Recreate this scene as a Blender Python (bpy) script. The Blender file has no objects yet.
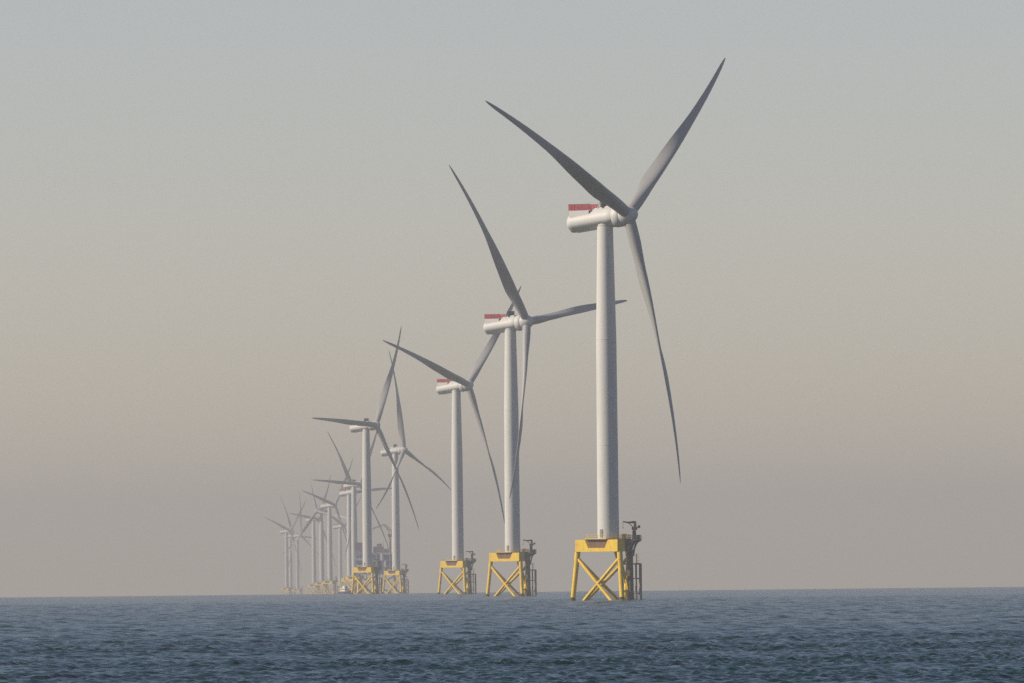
import bpy, bmesh, math, random
import numpy as np
from math import sin, cos, pi, radians, sqrt, atan
from mathutils import Vector, Matrix

random.seed(7)
S = bpy.context.scene
COL = S.collection

# ------------------------------------------------------------------ camera
RE = 6.371e6                       # the sea is curved, so far turbines sink behind the horizon
CAM_H = 6.6
FPX = 11550.0                      # focal length in pixels at 1024 wide (about a 400 mm lens)
ROLL = 0.0104
PITCH = atan(250.6 / FPX) - sqrt(2 * CAM_H / RE)
cam = bpy.data.cameras.new('camera')
cam.sensor_width = 36.0
cam.lens = FPX * 36.0 / 1024.0
cam.clip_start = 1.0
cam.clip_end = 120000.0
cam_o = bpy.data.objects.new('camera', cam)
COL.objects.link(cam_o)
f = Vector((0, cos(PITCH), sin(PITCH)))
u0 = Vector((0, -sin(PITCH), cos(PITCH)))
r0 = Vector((1, 0, 0))
r = cos(ROLL) * r0 - sin(ROLL) * u0
u = sin(ROLL) * r0 + cos(ROLL) * u0
cam_o.matrix_world = Matrix(((r.x, u.x, -f.x, 0), (r.y, u.y, -f.y, 0), (r.z, u.z, -f.z, CAM_H), (0, 0, 0, 1)))
S.camera = cam_o

# ------------------------------------------------------------------ light
SUN_EL = radians(30)
SUN_AZ = radians(-99)             # clockwise from the view direction (+Y): from the left, a little behind
sd = Vector((cos(SUN_EL) * sin(SUN_AZ), cos(SUN_EL) * cos(SUN_AZ), sin(SUN_EL)))
W = bpy.data.worlds.new('World')
S.world = W
W.use_nodes = True
nt = W.node_tree
nt.nodes.clear()
sky = nt.nodes.new('ShaderNodeTexSky')
sky.sky_type = 'NISHITA'
sky.sun_disc = False
sky.sun_elevation = SUN_EL
sky.sun_rotation = SUN_AZ % (2 * pi)
sky.air_density = 0.87
sky.dust_density = 0.2
sky.ozone_density = 1.0
bg = nt.nodes.new('ShaderNodeBackground')
bg.inputs['Strength'].default_value = 0.076
wo = nt.nodes.new('ShaderNodeOutputWorld')
tint = nt.nodes.new('ShaderNodeMix')          # white balance of the sky light
tint.data_type = 'RGBA'
tint.blend_type = 'MULTIPLY'
tint.inputs['Factor'].default_value = 1.0
tint.inputs['B'].default_value = (1.075, 0.975, 1.075, 1)
nt.links.new(sky.outputs[0], tint.inputs['A'])
nt.links.new(tint.outputs['Result'], bg.inputs[0])
nt.links.new(bg.outputs[0], wo.inputs[0])
sun = bpy.data.lights.new('sun', 'SUN')
sun.energy = 5.0
sun.angle = radians(0.5)
sun.color = (1.0, 0.885, 0.71)
sun_o = bpy.data.objects.new('sun', sun)
COL.objects.link(sun_o)
sun_o.location = (-500, -500, 600)
sun_o.rotation_euler = sd.to_track_quat('Z', 'Y').to_euler()
S.view_settings.view_transform = 'Standard'
S.view_settings.look = 'None'
S.view_settings.exposure = 0.24
S.view_settings.gamma = 1.0
S.view_settings.use_curve_mapping = False
S.cycles.use_denoising = False
HAZE_DENSITY = 7.4e-5
HAZE_COLOR = (0.80, 0.782, 0.75)
HAZE_G = 0.3


# ------------------------------------------------------------------ materials
def mat(name, rgb, rough=0.5, spec=0.4, var=0.0, scale=0.3, stretch=(1, 1, 1), stain=None, stain_amt=0.0, metal=0.0, coord='Object'):
    m = bpy.data.materials.new(name)
    m.use_nodes = True
    t = m.node_tree
    p = t.nodes['Principled BSDF']
    p.inputs['Roughness'].default_value = rough
    p.inputs['Specular IOR Level'].default_value = spec
    p.inputs['Metallic'].default_value = metal
    tc = t.nodes.new('ShaderNodeTexCoord')
    mp = t.nodes.new('ShaderNodeMapping')
    mp.inputs['Scale'].default_value = stretch
    t.links.new(tc.outputs[coord], mp.inputs[0])
    nz = t.nodes.new('ShaderNodeTexNoise')
    nz.inputs['Scale'].default_value = scale
    nz.inputs['Detail'].default_value = 6
    t.links.new(mp.outputs[0], nz.inputs['Vector'])
    mr = t.nodes.new('ShaderNodeMapRange')
    mr.inputs['From Min'].default_value = 0.3
    mr.inputs['From Max'].default_value = 0.7
    t.links.new(nz.outputs['Fac'], mr.inputs['Value'])
    mx = t.nodes.new('ShaderNodeMix')
    mx.data_type = 'RGBA'
    mx.inputs['A'].default_value = tuple(c * (1 - var) for c in rgb) + (1,)
    mx.inputs['B'].default_value = tuple(min(1, c * (1 + var)) for c in rgb) + (1,)
    t.links.new(mr.outputs[0], mx.inputs['Factor'])
    out = mx.outputs['Result']
    if stain:
        n2 = t.nodes.new('ShaderNodeTexNoise')
        n2.inputs['Scale'].default_value = scale * 2.3
        n2.inputs['Detail'].default_value = 8
        t.links.new(mp.outputs[0], n2.inputs['Vector'])
        m2 = t.nodes.new('ShaderNodeMapRange')
        m2.inputs['From Min'].default_value = 0.55
        m2.inputs['From Max'].default_value = 0.75
        m2.inputs['To Max'].default_value = stain_amt
        t.links.new(n2.outputs['Fac'], m2.inputs['Value'])
        x2 = t.nodes.new('ShaderNodeMix')
        x2.data_type = 'RGBA'
        x2.inputs['B'].default_value = tuple(stain) + (1,)
        t.links.new(out, x2.inputs['A'])
        t.links.new(m2.outputs[0], x2.inputs['Factor'])
        out = x2.outputs['Result']
    t.links.new(out, p.inputs['Base Color'])
    return m


M = {
    'white': mat('light_grey_paint', (0.53, 0.52, 0.495), 0.5, 0.3, 0.05, 0.15, (1, 1, 0.15), (0.28, 0.265, 0.24), 0.25),
    'blade': mat('blade_gelcoat', (0.29, 0.29, 0.285), 0.5, 0.3, 0.04, 0.3, (1, 1, 0.2), (0.24, 0.23, 0.22), 0.22),
    'yellow': mat('yellow_paint', (0.68, 0.45, 0.022), 0.5, 0.35, 0.10, 0.5, (1, 1, 0.4), (0.26, 0.12, 0.04), 0.6),
    'brown': mat('recess_brown', (0.16, 0.085, 0.05), 0.7, 0.2, 0.2, 0.6),  # dark brown for everything inside the transition piece notches
    'red': mat('red_panel', (0.28, 0.025, 0.04), 0.5, 0.3, 0.5, 1.2),
    'dark': mat('dark_grille', (0.035, 0.038, 0.045), 0.6, 0.3, 0.15, 2.0),
    'steel': mat('galvanised_steel', (0.20, 0.175, 0.14), 0.5, 0.4, 0.15, 1.0, metal=0.3),
    'grate': mat('deck_grating', (0.22, 0.20, 0.17), 0.7, 0.3, 0.2, 1.5),
    'orange': mat('orange_brown_paint', (0.34, 0.12, 0.035), 0.55, 0.3, 0.15, 1.0),
    'weed': mat('marine_growth', (0.05, 0.05, 0.03), 0.8, 0.2, 0.4, 2.0),
    'blue': mat('blue_grey_cladding', (0.23, 0.26, 0.41), 0.6, 0.3, 0.2, 0.12),
    'pale': mat('pale_cladding', (0.45, 0.46, 0.50), 0.6, 0.3, 0.1, 0.12),
    'gear': mat('dark_brown_steel', (0.085, 0.065, 0.05), 0.6, 0.3, 0.2, 0.8),
    'maroon': mat('maroon_cladding', (0.19, 0.12, 0.17), 0.6, 0.3, 0.15, 0.2),
    'hull': mat('navy_hull_paint', (0.03, 0.05, 0.16), 0.35, 0.5, 0.1, 0.4),
    'cabin': mat('white_cabin_paint', (0.75, 0.75, 0.73), 0.4, 0.4, 0.04, 0.6),
    'buff': mat('orange_fender', (0.55, 0.25, 0.08), 0.6, 0.3, 0.1, 0.6),
    'glass': mat('dark_window_glass', (0.02, 0.025, 0.03), 0.08, 0.6, 0.05, 0.5),
}


# ------------------------------------------------------------------ helpers
def tag(o, label=None, cat=None, group=None, kind=None):
    if label: o['label'] = label
    if cat: o['category'] = cat
    if group: o['group'] = group
    if kind: o['kind'] = kind
    return o


def empty(name, loc):
    o = bpy.data.objects.new(name, None)
    COL.objects.link(o)
    o.location = loc
    o.empty_display_size = 5
    return o


def obj(name, bm, m, parent=None, smooth=True, ang=40):
    me = bpy.data.meshes.new(name)
    bmesh.ops.recalc_face_normals(bm, faces=bm.faces[:])
    bm.to_mesh(me)
    bm.free()
    if smooth:
        for p in me.polygons:
            p.use_smooth = True
        try:
            me.set_sharp_from_angle(angle=radians(ang))
        except Exception:
            pass
    me.materials.append(M[m] if isinstance(m, str) else m)
    o = bpy.data.objects.new(name, me)
    COL.objects.link(o)
    if parent:
        o.parent = parent
    return o


def NB():
    return bmesh.new()


def loft(bm, rings, cap=True):
    vs = [[bm.verts.new(p) for p in ring] for ring in rings]
    n = len(vs[0])
    for a, b in zip(vs, vs[1:]):
        for i in range(n):
            bm.faces.new((a[i], a[(i + 1) % n], b[(i + 1) % n], b[i]))
    if cap:
        bm.faces.new(vs[0])
        bm.faces.new(vs[-1])
    return bm


def tube(bm, p0, p1, ra, rb=None, n=12):
    p0, p1 = Vector(p0), Vector(p1)
    rb = ra if rb is None else rb
    d = (p1 - p0).normalized()
    x = d.orthogonal().normalized()
    y = d.cross(x)
    rings = [[p + rad * (cos(2 * pi * i / n) * x + sin(2 * pi * i / n) * y) for i in range(n)] for p, rad in ((p0, ra), (p1, rb))]
    return loft(bm, rings)


def path(bm, pts, rad, n=8):
    for a, b in zip(pts, pts[1:]):
        tube(bm, a, b, rad, n=n)
    return bm


def box(bm, c, s, rot=None, bev=0.0):
    mt = Matrix.Translation(Vector(c)) @ (rot.to_4x4() if rot else Matrix.Identity(4)) @ Matrix.Diagonal((s[0], s[1], s[2], 1))
    g = bmesh.ops.create_cube(bm, size=1.0, matrix=mt)
    if bev:
        es = {e for v in g['verts'] for e in v.link_edges}
        bmesh.ops.bevel(bm, geom=list(es), offset=bev, segments=2, affect='EDGES')
    return bm


def revolve(bm, prof, origin, axis, n=40):
    """prof: list of (distance along axis, radius)"""
    axis = Vector(axis).normalized()
    x = axis.orthogonal().normalized()
    y = axis.cross(x)
    o = Vector(origin)
    rings = [[o + a * axis + max(rad, 0.01) * (cos(2 * pi * i / n) * x + sin(2 * pi * i / n) * y) for i in range(n)] for a, rad in prof]
    return loft(bm, rings)


def prism(bm, poly, z0, z1):
    return loft(bm, [[Vector((p[0], p[1], z)) for p in poly] for z in (z0, z1)])


# ------------------------------------------------------------------ the sea
def build_sea():
    rng = np.random.default_rng(11)
    half = radians(2.75)
    ang = list(np.linspace(-half, half, 430))
    step = ang[1] - ang[0]
    a, s = half, step
    right = []
    while a < pi:
        s = min(s * (1.03 if a < radians(13) else 1.3), radians(6))
        a += s
        if a < pi - radians(1):
            right.append(a)
    ang = np.array([-v for v in reversed(right)] + ang + right)
    rad = [0.0, 8, 20, 40, 70, 110, 160, 220, 290, 360, 420, 470, 510, 540, 560]
    rr = 575.0
    while rr < 1250:
        rad.append(rr); rr *= 1.00029
    while rr < 3600:
        rad.append(rr); rr *= 1.0005
    while rr < 10500:
        rad.append(rr); rr *= 1.0013
    while rr < 25500:
        rad.append(rr); rr *= 1.05
    rad.append(25500.0)
    rad = np.array(rad)
    nA, nR = len(ang), len(rad)
    A, Rr = np.meshgrid(ang, rad)
    X = Rr * np.sin(A)
    Y = Rr * np.cos(A)
    drad = np.gradient(rad)[:, None]
    dang = (np.gradient(ang)[None, :]) * Rr
    sp = np.maximum(drad, dang)
    fade_near = np.clip((Rr - 420) / 140, 0, 1)
    Z = np.zeros_like(X)
    DX = np.zeros_like(X)
    DY = np.zeros_like(X)
    main = np.array([-0.80, 0.60])
    main_a = math.atan2(main[1], main[0])
    patch = 0.95 + 0.30 * np.sin(X / 37.0 + 2.1 * np.sin(Y / 95.0)) * np.sin(Y / 61.0 + 1.3 * np.sin(X / 51.0)) + 0.25 * np.sin(Y / 23.0 + 1.7 * np.sin(X / 29.0 + 1.0))
    N = 170
    lam = np.exp(rng.uniform(math.log(0.45), math.log(16), N))
    for k in range(N):
        L = lam[k]
        th = main_a + rng.normal(0, 1.0 if L < 5 else 0.5)
        d = np.array([cos(th), sin(th)])
        kk = 2 * pi / L
        sl = (0.036 if L < 1.6 else 0.029 if L < 3.2 else 0.020) * rng.uniform(0.6, 1.4)
        amp = sl / kk * (1.0 if L < 6 else (6 / L) ** 0.9)
        w = np.clip((L / sp - 2.6) / 2.0, 0, 1) * fade_near
        if w.max() <= 0:
            continue
        ph = kk * (d[0] * X + d[1] * Y) + rng.uniform(0, 2 * pi)
        wa = w * amp * (patch if L < 6 else 1.0)
        Z += wa * np.cos(ph)
        sn = wa * np.sin(ph) * 0.9
        DX -= d[0] * sn
        DY -= d[1] * sn
    X = X + DX
    Y = Y + DY
    Z = Z - (X ** 2 + Y ** 2) / (2 * RE)
    co = np.stack([X, Y, Z], -1).reshape(-1, 3).astype(np.float32)
    i = np.arange((nR - 1) * nA).reshape(nR - 1, nA)
    j = np.roll(i, -1, axis=1)
    quads = np.stack([i, i + nA, j + nA, j], -1).reshape(-1, 4).astype(np.int32)
    me = bpy.data.meshes.new('sea')
    me.vertices.add(len(co))
    me.vertices.foreach_set('co', co.ravel())
    nq = len(quads)
    me.loops.add(nq * 4)
    me.loops.foreach_set('vertex_index', quads.ravel())
    me.polygons.add(nq)
    me.polygons.foreach_set('loop_start', np.arange(0, nq * 4, 4, dtype=np.int32))
    me.polygons.foreach_set('use_smooth', np.ones(nq, dtype=bool))
    me.update(calc_edges=True)
    m = bpy.data.materials.new('sea_water')
    m.use_nodes = True
    t = m.node_tree
    p = t.nodes['Principled BSDF']
    p.inputs['Base Color'].default_value = (0.002, 0.024, 0.021, 1)
    p.inputs['Roughness'].default_value = 0.19
    p.inputs['IOR'].default_value = 1.333
    p.inputs['Specular IOR Level'].default_value = 0.38
    geo = t.nodes.new('ShaderNodeNewGeometry')
    prev = None
    for scl, dist, wgt in ((3.5, 0.07, 1.0), (1.1, 0.22, 1.0), (0.3, 0.8, 1.0), (0.06, 2.6, 1.0)):
        mp = t.nodes.new('ShaderNodeMapping')
        mp.inputs['Rotation'].default_value = (0, 0, radians(37))
        mp.inputs['Scale'].default_value = (0.55, 1.0, 1.0)
        t.links.new(geo.outputs['Position'], mp.inputs[0])
        nz = t.nodes.new('ShaderNodeTexNoise')
        nz.inputs['Scale'].default_value = scl
        nz.inputs['Detail'].default_value = 3
        t.links.new(mp.outputs[0], nz.inputs['Vector'])
        b = t.nodes.new('ShaderNodeBump')
        b.inputs['Strength'].default_value = wgt
        b.inputs['Distance'].default_value = dist
        t.links.new(nz.outputs['Fac'], b.inputs['Height'])
        if prev:
            t.links.new(prev.outputs[0], b.inputs['Normal'])
        prev = b
    t.links.new(prev.outputs[0], p.inputs['Normal'])
    me.materials.append(m)
    o = bpy.data.objects.new('sea', me)
    COL.objects.link(o)
    tag(o, 'dark blue grey rippled sea reaching to the hazy horizon', 'sea', kind='structure')


build_sea()

# haze: one closed box of even pale air around the camera and the whole scene
bm = NB()
box(bm, (0, 0, (192 - 54) / 2), (53000, 53000, 192 + 54))
hm = bpy.data.materials.new('haze_air')
hm.use_nodes = True
ht = hm.node_tree
ht.nodes.clear()
pv = ht.nodes.new('ShaderNodeVolumePrincipled')
pv.inputs['Color'].default_value = HAZE_COLOR + (1,)
pv.inputs['Density'].default_value = HAZE_DENSITY
pv.inputs['Anisotropy'].default_value = HAZE_G
ho = ht.nodes.new('ShaderNodeOutputMaterial')
ht.links.new(pv.outputs[0], ho.inputs['Volume'])
haze = obj('haze', bm, hm, smooth=False)
tag(haze, 'warm grey haze lying over the sea between the turbines', 'haze', kind='stuff')

# ------------------------------------------------------------------ wind turbine
HUB_H = 110.0
TILT = radians(7)
OVER = 7.9
BLADE_R = 78.2
DECK = 17.6


def azp(a, rad, z=0.0):
    """a: degrees, 0 = towards the camera, positive = to the right"""
    return Vector((rad * sin(radians(a)), -rad * cos(radians(a)), z))


LEG_AZ = (-99.3, 20.7, 140.7)


def leg_r(z):
    return 10.45 - (z / 14.2) * 1.6


def leg_pt(k, z):
    return azp(LEG_AZ[k], leg_r(z), z)


def sstep(a, b, x):
    t = min(1, max(0, (x - a) / (b - a)))
    return t * t * (3 - 2 * t)


def blade_bm():
    bm = NB()
    rings = []
    n = 28
    ss = [0.0, 0.03, 0.06, 0.09, 0.12, 0.155, 0.19, 0.23, 0.27, 0.31, 0.35, 0.39, 0.43, 0.47, 0.51, 0.55, 0.6, 0.66, 0.74, 0.82, 0.89, 0.94, 0.97, 0.99, 1.0]
    for s in ss:
        z = 1.4 + s * (BLADE_R - 1.4)
        if s < 0.22:
            q = s / 0.22
            q = q * q * (3 - 2 * q)
            chord = 3.3 + (4.7 - 3.3) * q
        else:
            q = (s - 0.22) / 0.78
            chord = 4.7 * (1 - q) ** 0.82 * (1 - 0.12 * q) + 0.75 * q ** 2
        if s > 0.93:
            chord *= sqrt(max(0.02, 1 - ((s - 0.93) / 0.0715) ** 2.5))
        mixr = min(1, max(0, (s - 0.03) / 0.17))
        mixr = mixr * mixr * (3 - 2 * mixr)
        tr = 1.0 * (1 - mixr) + mixr * (0.50 - 0.31 * min(1, (s - 0.1) / 0.55)) if s > 0.03 else 1.0
        tw = radians(PITCH_B) + radians(54) * (1 - sstep(0.24, 0.62, s))
        pre = 6.0 * s - 4.9 * s ** 3
        ring = []
        for i in range(n):
            a = 2 * pi * i / n
            cx = cos(a)                       # -1 leading edge .. +1 trailing edge
            ci = 0.5 * chord * cx
            yi = 0.5 * chord * tr * sin(a)
            xx = (cx + 1) / 2
            thick = 5 * (0.2969 * sqrt(max(xx, 0)) - 0.126 * xx - 0.3516 * xx ** 2 + 0.2843 * xx ** 3 - 0.1036 * xx ** 4)
            camber = 0.03 * 4 * xx * (1 - xx)
            ya = chord * (tr * thick * (1 if sin(a) >= 0 else -1) * (1.0 if sin(a) < 0 else 0.95) - camber)
            if abs(sin(a)) < 1e-6:
                ya = -chord * camber
            xa = chord * (xx - 0.32)
            x_ = ci * (1 - mixr) + xa * mixr
            y_ = yi * (1 - mixr) + ya * mixr
            # twist: leading edge (-x) towards +y (upwind)
            X = x_ * cos(tw) + y_ * sin(tw)
            Yv = -x_ * sin(tw) + y_ * cos(tw)
            ring.append(Vector((X, Yv + pre, z)))
        rings.append(ring)
    return loft(bm, rings)


PITCH_B = 8.0


def nacelle_ring(a, rt, rb, squash=1.0):
    """one section of the nacelle at distance a along the tilted shaft, behind the hub (a < 0)"""
    c = Vector((OVER + a * cos(TILT), 0, a * sin(TILT)))
    up = Vector((-sin(TILT), 0, cos(TILT)))
    sd_ = Vector((0, 1, 0))
    pts = []
    n = 36
    for i in range(n):
        t = 2 * pi * i / n
        y = rt * cos(t)
        z = rt * sin(t)
        if z < -0.30 * rt:                   # flattened, tucked-in belly
            z = max(z, -rb)
            y *= 1 - 0.42 * min(1, (-z / rt - 0.30) / 0.62)
        pts.append(c + sd_ * y * squash + up * z)
    return pts


def make_turbine(red):
    root = empty('wind_turbine', (0, 0, 0))
    # tower (tapered, with two flange rings)
    bm = NB()
    prof = [(DECK, 3.15), (DECK + 0.25, 3.22), (DECK + 0.26, 3.1)]
    tower_r = lambda z: 3.1 - 0.2 * (z - DECK) / 57 if z < DECK + 57 else 2.9 - 0.65 * (z - DECK - 57) / 32.4
    for q in (0.3, 0.637):
        z = DECK + (107.1 - DECK) * q
        rr = tower_r(z)
        prof += [(z - 0.13, rr), (z - 0.12, rr + 0.035), (z + 0.12, rr + 0.035), (z + 0.13, rr)]
    prof += [(107.0, 2.25), (107.01, 2.33), (107.7, 2.33)]
    revolve(bm, prof, (0, 0, 0), (0, 0, 1), 48)
    tw = obj('tower', bm, 'white', root)
    bm = NB()
    box(bm, azp(-40, 3.12, DECK + 1.6), (0.12, 1.1, 2.3), Matrix.Rotation(radians(-40 - 90), 3, 'Z'), 0.05)
    obj('door', bm, 'steel', tw)

    # nacelle, in its own yaw frame (+X = towards the wind)
    bm = NB()
    rings = [nacelle_ring(-19.5, 1.9, 1.6), nacelle_ring(-19.35, 2.45, 2.1), nacelle_ring(-18.9, 2.78, 2.45), nacelle_ring(-17.8, 2.88, 2.6),
             nacelle_ring(-12, 2.95, 2.7), nacelle_ring(-6, 3.05, 2.8), nacelle_ring(-4.6, 3.05, 2.8), nacelle_ring(-4.2, 2.9, 2.7)]
    loft(bm, rings)
    na = obj('nacelle', bm, 'white', root, ang=50)
    na.location = (0, 0, HUB_H)
    bm = NB()
    ax = (cos(TILT), 0, sin(TILT))
    revolve(bm, [(-4.3, 2.3), (-4.25, 3.02), (-4.1, 3.12), (-2.3, 3.12), (-2.05, 2.98), (-1.95, 2.5)], (OVER, 0, 0), ax, 48)
    obj('generator_ring', bm, 'white', na)
    bm = NB()                                  # yaw bearing skirt and belly pan under the nacelle
    revolve(bm, [(-2.35, 2.35), (-1.0, 2.5)], (0, 0, 0), (0, 0, 1), 32)
    obj('yaw_ring', bm, 'white', na)
    bm = NB()
    box(bm, (-5.2, 0, -4.35 + 0.35), (8.5, 2.2, 0.6), Matrix.Rotation(-TILT, 3, 'Y'), 0.25)
    obj('belly_pan', bm, 'white', na)
    bm = NB()                                  # raised roof cover ahead of the hoist deck
    for_rings = []
    for a, hh in ((-12.2, 2.2), (-11.0, 3.15), (-6.5, 3.45), (-4.6, 3.3), (-4.2, 2.6)):
        c = Vector((OVER + a * cos(TILT), 0, a * sin(TILT)))
        up = Vector((-sin(TILT), 0, cos(TILT)))
        for_rings.append([c + up * zz + Vector((0, yy, 0)) for yy, zz in ((-2.0, 1.8), (-1.9, hh - 0.35), (-1.5, hh), (1.5, hh), (1.9, hh - 0.35), (2.0, 1.8))])
    loft(bm, for_rings)
    obj('roof_cover', bm, 'white', na, ang=30)
    # flat hoist deck with skirt
    x0, x1, hw, zf = -10.7, -3.6, 2.35, 1.5
    bm = NB()
    box(bm, ((x0 + x1) / 2, 0, zf - 0.06), (x1 - x0, 2 * hw, 0.12))
    for y in (-hw + 0.05, hw - 0.05):
        box(bm, ((x0 + x1) / 2 - 0.1, y, zf - 0.95), (x1 - x0 - 0.6, 0.08, 1.75))
    box(bm, (x0 + 0.35, 0, zf - 0.95), (0.08, 2 * hw - 0.3, 1.75))
    hd = obj('hoist_deck', bm, 'white', na)
    if red:
        bm = NB()
        np_ = 7
        for y in (-hw, hw):
            for i in range(np_):
                w = (x1 - x0) / np_
                xc = x0 + w * (i + 0.5)
                box(bm, (xc, y, zf + 0.9), (w - 0.22, 0.05, 1.68))
        for i in range(4):
            w = 2 * hw / 4
            box(bm, (x0, -hw + w * (i + 0.5), zf + 0.9), (0.05, w - 0.08, 1.68))
        obj('red_fence', bm, 'red', hd)
        bm = NB()
        for y in (-hw, hw):
            for i in range(np_ + 1):
                xc = x0 + (x1 - x0) * i / np_
                tube(bm, (xc, y, zf), (xc, y, zf + 1.85), 0.045, n=6)
            tube(bm, (x0, y, zf + 1.8), (x1, y, zf + 1.8), 0.045, n=6)
        tube(bm, (x0, -hw, zf + 1.8), (x0, hw, zf + 1.8), 0.045, n=6)
        obj('fence_rail', bm, 'red', hd)
    # cooler radiator standing across the roof, with struts and mast
    bm = NB()
    box(bm, (0.25, 0, 3.35), (0.7, 4.7, 2.2), None, 0.06)
    ck = obj('cooler', bm, 'dark', na)
    for y in (-2.2, 2.2):
        bm = NB()
        tube(bm, (-1.5, y * 0.8, 1.6), (-0.15, y, 4.3), 0.12, n=8)
        obj('cooler_strut', bm, 'white', ck)
        bm = NB()
        tube(bm, (0.25, y * 0.6, 1.6), (0.25, y * 0.6, 2.4), 0.15, n=8)
        obj('cooler_foot', bm, 'white', ck)
    for y, h_ in ((1.6, 6.0), (-1.6, 5.4)):
        bm = NB()
        tube(bm, (0.1, y, 4.4), (0.1, y, h_), 0.05, n=6)
        box(bm, (0.1, y, h_), (0.12, 0.6, 0.12))
        obj('wind_sensor', bm, 'steel', ck)

    # rotor hub
    bm = NB()
    prof = [(-1.96, 2.5), (-1.9, 2.9), (-1.2, 2.95), (-0.4, 2.88), (0.5, 2.65), (1.3, 2.27), (2.0, 1.75), (2.5, 1.15), (2.8, 0.6), (2.88, 0.01)]
    revolve(bm, prof, (OVER, 0, 0), ax, 40)
    hb = obj('rotor_hub', bm, 'white', root)
    hb.location = (0, 0, HUB_H)
    b0 = obj('blade', blade_bm(), 'blade', root, ang=60)
    for _ in range(2):
        b = b0.copy()
        COL.objects.link(b)
        b.parent = root

    # ---- foundation: three-legged jacket
    zt, zb = DECK - 0.2, 14.0
    tops = [azp(a, 9.0) for a in LEG_AZ]
    # transition piece: outline with cut corners and a deep notch in each face
    bm = NB()
    apex, corner = [], []
    hwid = 1.75                                   # half-width of the box at a leg
    outl = []
    for k in range(3):
        c = azp(LEG_AZ[k], 9.45)
        tg = azp(LEG_AZ[k] + 90, 1)
        outl.append((c - tg * 0.9, k, -1))
        outl.append((c + tg * 0.9, k, 1))
    # lower slab right round the triangle, then three arms on top leave the notches open
    ctr = [(p.x, p.y) for p, _, _ in outl]
    prism(bm, ctr, zb, zb + 1.05)
    def arm(k):
        c = azp(LEG_AZ[k], 1)
        tg = azp(LEG_AZ[k] + 90, 1)
        o1 = azp(LEG_AZ[k], 9.95)
        # plan of an arm: follows the two outer faces of the triangle back from the leg
        prev_c = outl[(2 * k - 1) % 6][0]
        next_c = outl[(2 * k + 2) % 6][0]
        a_l, a_r = outl[2 * k][0], outl[2 * k + 1][0]
        fl = (prev_c - a_l).normalized()
        fr = (next_c - a_r).normalized()
        plan_top = [a_l, a_r, a_r + fr * 3.5, Vector((0, 0, 0)), a_l + fl * 3.5]
        plan_bot = [a_l, a_r, a_r + fr * 4.7, Vector((0, 0, 0)), a_l + fl * 4.7]
        loft(bm, [[Vector((p.x, p.y, z)) for p in pl] for pl, z in ((plan_bot, zb + 1.052), (plan_top, zt))])
    for k in range(3):
        arm(k)
    tp = obj('transition_piece', bm, 'yellow', root, smooth=False)
    bm = NB()
    revolve(bm, [(zb + 1.06, 3.9), (zt - 0.3, 3.5), (zt + 0.1, 3.5)], (0, 0, 0), (0, 0, 1), 40)
    obj('tower_socket', bm, 'brown', tp)
    for k in range(3):  # dark brown panel added inside each notch so the opening reads dark
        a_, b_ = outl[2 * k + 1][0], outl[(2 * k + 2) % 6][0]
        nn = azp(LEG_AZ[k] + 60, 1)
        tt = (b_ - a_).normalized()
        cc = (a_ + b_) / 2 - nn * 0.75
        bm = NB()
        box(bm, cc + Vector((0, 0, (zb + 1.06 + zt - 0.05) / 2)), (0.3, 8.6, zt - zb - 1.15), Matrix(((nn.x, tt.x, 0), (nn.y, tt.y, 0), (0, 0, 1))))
        obj('recess_fill', bm, 'brown', tp, smooth=False)

    for k in range(3):
        bm = NB()
        tube(bm, leg_pt(k, -7), leg_pt(k, zb + 0.3), 0.72, n=20)
        tube(bm, leg_pt(k, 11.6), leg_pt(k, 13.95), 0.80, n=20)
        lg = obj('leg', bm, 'yellow', root)
        bm = NB()
        tube(bm, leg_pt(k, -6.9), leg_pt(k, 1.0), 0.735, n=20)
        obj('splash_zone', bm, 'weed', lg)
    for k in range(3):
        k2 = (k + 1) % 3
        for a, b, off in ((k, k2, 0.0), (k2, k, 0.0)):
            bm = NB()
            p0, p1 = leg_pt(a, 12.3), leg_pt(b, -4.2)
            tube(bm, p0, p1, 0.50 if a == k else 0.485, n=14)
            obj('brace', bm, 'yellow', root)

    # deck and guard rail
    dk = [azp(a + s, 7.0) for a in LEG_AZ for s in (-26, 26)]
    bm = NB()
    prism(bm, [(p.x, p.y) for p in dk], zt + 0.02, zt + 0.2)
    dko = obj('deck', bm, 'grate', root, smooth=False)
    bm = NB()
    zr = zt + 0.2
    for a, b in zip(dk, dk[1:] + dk[:1]):
        nseg = max(1, int((b - a).length / 1.5))
        for i in range(nseg):
            p = a.lerp(b, i / nseg)
            tube(bm, (p.x, p.y, zr), (p.x, p.y, zr + 1.15), 0.055, n=6)
        for h_ in (0.6, 1.15):
            tube(bm, (a.x, a.y, zr + h_), (b.x, b.y, zr + h_), 0.055, n=6)
        tube(bm, (a.x, a.y, zr + 0.1), (b.x, b.y, zr + 0.1), 0.09, n=4)
    obj('guard_rail', bm, 'yellow', dko)

    # laydown platform on the lee side with haunch, rail, crane
    o_ = azp(80.7, 1)                    # outward normal of the face between the front-right and rear legs
    w_ = azp(170.7, 1)                   # along that face, away from the camera
    rot = Matrix((( o_.x, w_.x, 0), (o_.y, w_.y, 0), (0, 0, 1)))
    mid = o_ * 5.4

    def P(a, b, z):
        v = mid + o_ * a + w_ * b
        return Vector((v.x, v.y, z))
    bm = NB()
    box(bm, P(0.75, 2.6, zt - 0.05), (4.9, 9.4, 0.25), rot)
    box(bm, P(0.3, 1.2, zt - 0.75), (3.0, 10.2, 1.0), rot)
    box(bm, P(-0.1, 0.6, zt - 2.25), (1.8, 9.4, 2.0), rot)
    lp = obj('laydown_platform', bm, 'gear', root, smooth=False)
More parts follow.
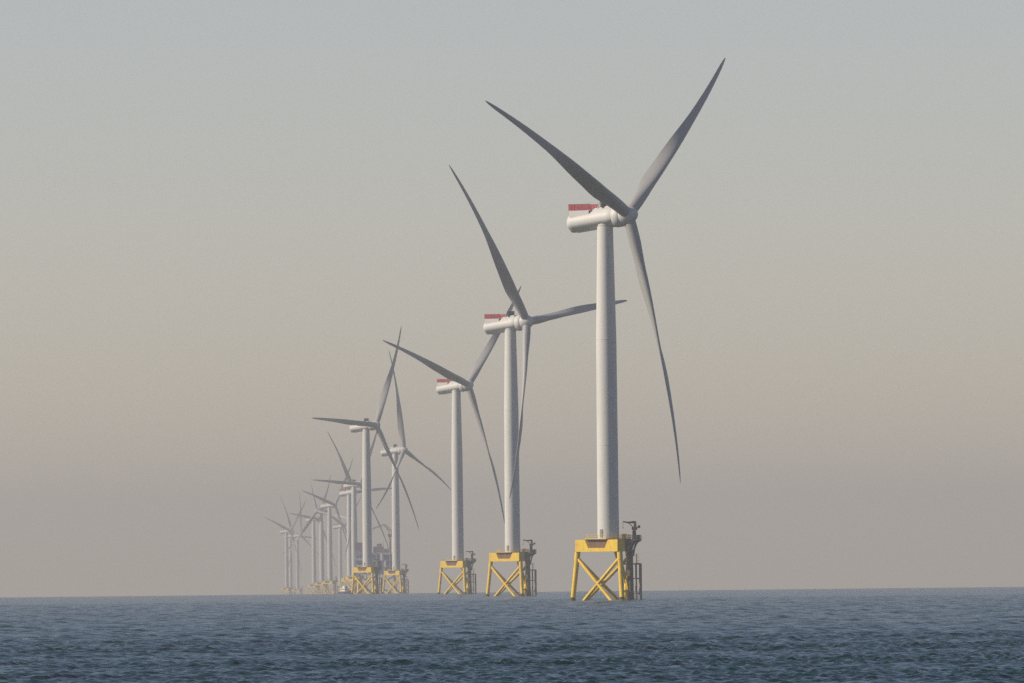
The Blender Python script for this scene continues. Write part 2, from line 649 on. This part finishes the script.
    for b in (0.6, 5.8):
        bm = NB()
        pts = []
        for i in range(9):
            t = i / 8 * pi / 2
            pts.append(P(0.9 + 2.2 * (1 - cos(t)), b, zt - 0.25 - 4.6 * (1 - sin(t))))
        path(bm, pts, 0.30, 8)
        obj('haunch', bm, 'steel', lp)
    bm = NB()
    cs = [P(-1.6, -2.0, zt), P(3.1, -2.0, zt), P(3.1, 7.2, zt), P(-1.6, 7.2, zt)]
    for a, b in zip(cs, cs[1:]):
        for i in range(6):
            p = a.lerp(b, i / 5)
            tube(bm, p, p + Vector((0, 0, 1.2)), 0.06, n=6)
        for h_ in (0.6, 1.2):
            tube(bm, a + Vector((0, 0, h_)), b + Vector((0, 0, h_)), 0.06, n=6)
    obj('guard_rail', bm, 'steel', lp)
    for cc, sz in ((P(-0.6, -0.9, zt + 0.85), (1.2, 1.3, 1.5)), (P(2.4, 5.8, zt + 0.7), (0.9, 1.6, 1.2))):
        bm = NB()
        box(bm, cc, sz, rot, 0.08)
        obj('equipment_box', bm, 'dark', lp)
    # dark access column standing in front of the rear leg
    bm = NB()
    tube(bm, P(1.15, -1.4, -4), P(0.95, -1.0, zt - 3.2), 0.92, 0.85, n=18)
    obj('access_column', bm, 'gear', root)

    # crane
    cb = P(1.7, 2.6, zt)
    bm = NB()
    tube(bm, cb + Vector((0, 0, 0.1)), cb + Vector((0, 0, 2.6)), 0.62, 0.5, n=18)
    cr = obj('crane', bm, 'dark', root)
    bm = NB()
    top = cb + Vector((0, 0, 2.6))
    box(bm, top + Vector((0.1, 0, 0.5)), (1.6, 1.4, 0.9), None, 0.1)
    box(bm, top + Vector((0.25, 0, 1.7)), (0.75, 0.9, 1.7), None, 0.1)
    box(bm, top + Vector((1.35, 0, 1.0)), (0.8, 0.9, 0.8), None, 0.1)
    obj('crane_body', bm, 'orange', cr)
    bm = NB()
    tip = top + Vector((-3.2, -0.9, 2.5))
    tube(bm, top + Vector((0.2, 0, 2.35)), top + Vector((-1.6, -0.45, 2.2)), 0.34, 0.26, n=8)
    tube(bm, top + Vector((-1.6, -0.45, 2.2)), tip, 0.25, 0.17, n=8)
    tube(bm, top + Vector((-0.4, 0, 1.0)), top + Vector((-1.5, -0.4, 2.0)), 0.12, n=8)
    obj('boom', bm, 'orange', cr)
    bm = NB()
    tube(bm, tip, tip + Vector((0, 0, -1.7)), 0.045, n=6)
    box(bm, tip + Vector((0, 0, -1.8)), (0.25, 0.25, 0.4), None, 0.05)
    obj('hook_line', bm, 'dark', cr)

    # boat landing by the rear leg
    bm = NB()
    zl = 10.4
    for a, b in ((3.4, 1.2), (3.4, 3.4), (2.3, 1.2)):
        tube(bm, P(a, b, -4), P(a, b, zl), 0.26, n=10)
    path(bm, [P(-1.6, 1.2, zl), P(3.4, 1.2, zl), P(3.4, 3.4, zl), P(-0.8, 3.4, zl)], 0.2, 8)
    for z in (2.0, 6.2):
        tube(bm, P(-0.6, 1.2, z), P(3.4, 1.2, z), 0.16, n=8)
        tube(bm, P(-0.2, 3.4, z), P(3.4, 3.4, z), 0.16, n=8)
    bl = obj('boat_landing', bm, 'steel', root)
    bm = NB()
    for b in (1.95, 2.65):
        tube(bm, P(2.3, b, -2), P(2.3, b, zl + 2.9), 0.09, n=6)
    for i in range(38):
        z = -1.6 + i * 0.4
        tube(bm, P(2.3, 1.95, z), P(2.3, 2.65, z), 0.04, n=5)
    for i in range(5):
        z = zl + 0.3 + i * 0.62
        path(bm, [P(2.3, 1.95, z), P(3.0, 1.9, z), P(3.0, 2.7, z), P(2.3, 2.65, z)], 0.05, 5)
    obj('ladder', bm, 'yellow', bl)
    bm = NB()
    box(bm, P(0.5, 2.3, zl + 0.12), (4.2, 2.6, 0.16), rot)
    obj('rest_platform', bm, 'grate', bl)
    for q in (1.0, 0.4):
        bm = NB()
        tube(bm, P(q, 2.0, zl + 0.2), P(q - 0.4, 3.6, zt - 0.3), 0.2, n=8)
        obj('stair_rail', bm, 'steel', bl)

    # cable tubes bending in from the deck to the seabed
    for da, bb in ((0.3, -1.9), (0.6, -0.7)):
        bm = NB()
        pts = [P(-3.4, bb + 1.0, 13.9), P(-2.4, bb + 0.6, 10.5), P(-0.5 + da, bb, 6.4), P(0.0 + da, bb, 4.0), P(0.0 + da, bb, -5)]
        path(bm, pts, 0.28, 10)
        obj('cable_tube', bm, 'yellow', root)
    return root


def pose(root, d, x, beta, th, ):
    zc = -(d * d + x * x) / (2 * RE)
    root.location = (x, d, zc)
    be = radians(beta)
    yaw = be - pi / 2
    n = Vector((sin(be) * cos(TILT), -cos(be) * cos(TILT), sin(TILT)))
    eh = Vector((cos(be), sin(be), 0))
    v = Vector((-sin(be) * sin(TILT), cos(be) * sin(TILT), cos(TILT)))
    k = 0
    for c in root.children:
        nm = c.name.split('.')[0]
        if nm in ('nacelle', 'rotor_hub'):
            c.rotation_euler = (0, 0, yaw)
        elif nm == 'blade':
            a = radians(th) + k * 2 * pi / 3
            rd = sin(a) * eh + cos(a) * v
            t = cos(a) * eh - sin(a) * v
            hub = Vector((OVER * sin(be), -OVER * cos(be), HUB_H))
            c.matrix_local = Matrix(((-t.x, n.x, rd.x, hub.x), (-t.y, n.y, rd.y, hub.y), (-t.z, n.z, rd.z, hub.z), (0, 0, 0, 1)))
            k += 1


def copy_tree(o, parent=None):
    c = o.copy()
    COL.objects.link(c)
    if parent:
        c.parent = parent
        c.matrix_parent_inverse = o.matrix_parent_inverse
    for ch in list(o.children):
        copy_tree(ch, c)
    return c


TURBINES = [
    (3296, 26.9, 58, 53.0, 1, 'largest nearest wind turbine on yellow jacket legs with red fence on its nacelle'),
    (4637, -0.6, 58, 83.0, 1, 'second largest turbine, one blade reaching right behind the nearest tower and one hanging straight down'),
    (6081, -29.6, 55, 47.0, 1, 'red-fenced turbine third in size, standing left of the second largest turbine'),
    (7528, -95.7, 58, 33.0, 0, 'turbine with a level blade pointing left, yellow jacket left of the offshore platform'),
    (8873, -90.7, 64, 114.0, 0, 'turbine with one blade straight up, yellow jacket at right end of the offshore platform'),
    (11543, -159.6, 53, 33.0, 0, 'hazy turbine without red fence whose tower stands just left of the level-blade turbine tower'),
    (12403, -176.6, 57, 87.0, 1, 'hazy turbine with pinkish fence on its nacelle and a pale blade hanging down'),
    (14048, -224.1, 60, 43.0, 0, 'hazy turbine with pale nacelle, standing above and left of the small boat'),
    (14932, -248.9, -46, 100.0, 0, 'hazy turbine facing left, rotor on the left end of its nacelle'),
    (16307, -282.8, 59, 36.0, 0, 'faint turbine with level blade, just left of the turbine that faces left'),
    (17753, -267.3, 60, 52.0, 1, 'small faint turbine with pinkish nacelle low behind the boat'),
    (18738, -369.2, 58, 47.0, 0, 'very faint turbine at the far left end of the row'),
    (19857, -372.7, 60, 6.0, 0, 'very faint turbine with one blade straight up, third tower from far left'),
    (19968, -386.6, 60, 94.0, 0, 'faintest turbine, thin tower close behind the far left one'),
]
protos = {1: None, 0: None}
for d, x, be, th, red, label in TURBINES:
    if protos[red] is None:
        t = protos[red] = make_turbine(red)
    else:
        t = copy_tree(protos[red])
    tag(t, label, 'wind turbine', 'wind turbines in the offshore row')
    pose(t, d, x, be, th)


# ------------------------------------------------------------------ offshore platform far behind
def build_platform(d, px):
    x = (px - 512) * d / FPX + 0.0
    root = empty('offshore_platform', (x, d, -d * d / (2 * RE)))
    tag(root, 'blue grey offshore platform with crane between two yellow turbine jackets', 'platform')
    lx, ly = 15.5, 10.0
    for sx in (-1, 1):
        for sy in (-1, 1):
            bm = NB()
            tube(bm, (sx * (lx + 2), sy * (ly + 2), -8), (sx * lx, sy * ly, 17), 1.0, n=14)
            obj('leg', bm, 'yellow', root)
    for (a, b) in (((-1, -1), (1, -1)), ((1, -1), (1, 1)), ((1, 1), (-1, 1)), ((-1, 1), (-1, -1))):
        for fl in (0, 1):
            bm = NB()
            p, q = (a, b) if not fl else (b, a)
            tube(bm, (p[0] * lx, p[1] * ly, 15.5), (q[0] * (lx + 1.5), q[1] * (ly + 1.5), -2), 0.55 if fl else 0.53, n=10)
            obj('brace', bm, 'yellow', root)
    bm = NB()
    for z in (17.5, 23.5, 29.5, 36.0):
        box(bm, (0, 0, z), (40 - (z - 17.5) * 0.12, 26, 0.7))
    for i in range(7):
        for y in (-12.4, 12.4):
            tube(bm, (-18 + 6 * i, y, 17.5), (-18 + 6 * i, y, 36), 0.4, n=8)
    obj('deck_frame', bm, 'blue', root, smooth=False)
    mods = [(-14, -2, 20.5, 10, 18, 5.2, 'pale'), (-1, 1, 20.4, 13, 20, 5, 'blue'), (12.5, 0, 20.6, 11, 20, 5.4, 'blue'),
            (-13, 1, 26.5, 9, 19, 5.2, 'blue'), (0, 2, 26.4, 12, 18, 5, 'pale'), (13, -1, 26.5, 10, 20, 5.2, 'blue'),
            (-14.5, 0, 32.6, 8, 18, 5.4, 'pale'), (-3, -1, 32.6, 12, 19, 5.3, 'blue'), (11, 0, 32.4, 12, 18, 5, 'blue')]
    for (a, b, z, sx, sy, sz, mm) in mods:
        bm = NB()
        box(bm, (a, b, z), (sx, sy, sz), None, 0.15)
        mo = obj('module', bm, mm, root, smooth=False)
        for i in range(3):
            bm = NB()
            box(bm, (a - sx * 0.3 + i * sx * 0.3, b - sy / 2 - 0.02, z + 0.3), (sx * 0.16, 0.12, sz * 0.35))
            obj('louvre', bm, 'dark', mo, smooth=False)
    bm = NB()
    box(bm, (-16.0, -1, 42.6), (7.5, 10, 6.2), None, 0.2)
    obj('red_module', bm, 'maroon', root, smooth=False)
    bm = NB()
    box(bm, (-15.5, -1, 37.9), (6.5, 9, 3.0), None, 0.15)
    obj('module', bm, 'blue', root, smooth=False)
    bm = NB()
    box(bm, (1.5, -3, 39.2), (9, 8, 5.4), None, 0.2)
    box(bm, (2.5, -3, 43.2), (4.5, 5, 2.4), None, 0.2)
    obj('roof_cabin', bm, 'maroon', root, smooth=False)
    bm = NB()
    box(bm, (9.5, 2, 38.2), (6, 9, 3.4), None, 0.15)
    obj('module', bm, 'pale', root, smooth=False)
    # knuckle-boom crane
    bm = NB()
    tube(bm, (12, -8, 36.4), (12, -8, 50.5), 1.0, 0.85, n=14)
    cr = obj('crane', bm, 'steel', root)
    bm = NB()
    box(bm, (12, -8, 51.8), (3.4, 3, 2.8), None, 0.2)
    obj('crane_cab', bm, 'steel', cr)
    def lattice(bm, a, b, w):
        a, b = Vector(a), Vector(b)
        dd = (b - a).normalized()
        s1 = dd.cross(Vector((0, 1, 0))).normalized() * w
        s2 = Vector((0, 1, 0)) * w
        n = 8
        cs_ = (s1 + s2, s1 - s2, -s1 - s2, -s1 + s2)
        for c in cs_:
            tube(bm, a + c, b + c * 0.5, 0.17, n=6)
        for i in range(n):
            p, q = a.lerp(b, i / n), a.lerp(b, (i + 1) / n)
            for k in range(4):
                tube(bm, p + cs_[k], q + cs_[(k + 1) % 4], 0.11, n=5)
    bm = NB()
    lattice(bm, (16.5, -8, 52.5), (7.0, -8, 61.5), 0.9)
    lattice(bm, (7.0, -8, 61.5), (-3.5, -8, 57.8), 0.7)
    obj('boom', bm, 'maroon', cr)
    bm = NB()
    tube(bm, (12, -8, 53), (7.5, -8, 60.8), 0.25, n=6)
    obj('boom_ram', bm, 'steel', cr)
    bm = NB()
    tube(bm, (-3.3, -8, 57.6), (-3.3, -8, 55.0), 0.12, n=6)
    obj('hook_line', bm, 'steel', cr)
    for (a, b, h_) in ((-8, -8, 46), (17, 5, 45), (6, 8, 47)):
        bm = NB()
        tube(bm, (a, b, 36), (a, b, h_), 0.22, 0.1, n=6)
        obj('mast', bm, 'steel', root)
    for xx, w_ in ((2.5, 0.4), (5.5, 0.4), (-9, 0.5)):
        bm = NB()
        tube(bm, (xx, -12.5, -4), (xx, -12.5, 17.3), w_, n=8)
        obj('riser', bm, 'steel', root)


build_platform(10300, 374.5)


# ------------------------------------------------------------------ small crew boat at the horizon
def build_boat(d, px):
    x = (px - 512) * d / FPX
    root = empty('crew_boat', (x, d, -d * d / (2 * RE)))
    tag(root, 'small crew boat with white cabin on the horizon left of a yellow jacket', 'boat')
    root.rotation_euler = (0, 0, radians(-38))
    bm = NB()
    rings = []
    for xx, hw, zk, zs in ((-5.4, 2.4, -0.2, 1.7), (-2, 2.6, -0.5, 1.75), (2, 2.45, -0.5, 1.95), (4.4, 1.6, -0.3, 2.3), (6.0, 0.15, 0.4, 2.7)):
        rings.append([Vector((xx, -hw, zs)), Vector((xx, -hw * 0.85, zk + 0.6)), Vector((xx, 0, zk - 0.3)), Vector((xx, hw * 0.85, zk + 0.6)), Vector((xx, hw, zs))])
    loft(bm, rings)
    obj('hull', bm, 'hull', root)
    for s in (-1, 1):
        bm = NB()
        path(bm, [Vector((-5.3, s * 2.5, 1.6)), Vector((2, s * 2.55, 1.85)), Vector((4.4, s * 1.7, 2.2)), Vector((6.0, s * 0.2, 2.65))], 0.22, 8)
        obj('fender', bm, 'buff', root)
    bm = NB()
    box(bm, (-1.2, 0, 3.05), (4.6, 3.8, 2.5), None, 0.25)
    box(bm, (-0.9, 0, 5.0), (3.0, 3.0, 1.6), None, 0.25)
    ca = obj('cabin', bm, 'cabin', root)
    wins = [((1.12, y, 3.5), (0.06, 0.7, 0.8)) for y in (-1.3, -0.45, 0.45, 1.3)]
    wins += [((0.62, y * 0.8, 5.2), (0.06, 0.55, 0.7)) for y in (-1.3, -0.45, 0.45, 1.3)]
    wins += [((xx, sg * 1.91, 3.5), (0.9, 0.06, 0.8)) for sg in (-1, 1) for xx in (-2.6, -1.3, 0.1)]
    for c_, s_ in wins:
        bm = NB()
        box(bm, c_, s_)
        obj('window', bm, 'glass', ca, smooth=False)
    bm = NB()
    tube(bm, (-1.4, 0, 5.8), (-1.6, 0, 8.0), 0.09, 0.05, n=6)
    box(bm, (-1.5, 0, 7.0), (0.2, 1.4, 0.12))
    obj('mast', bm, 'steel', root)


build_boat(8700, 343.0)
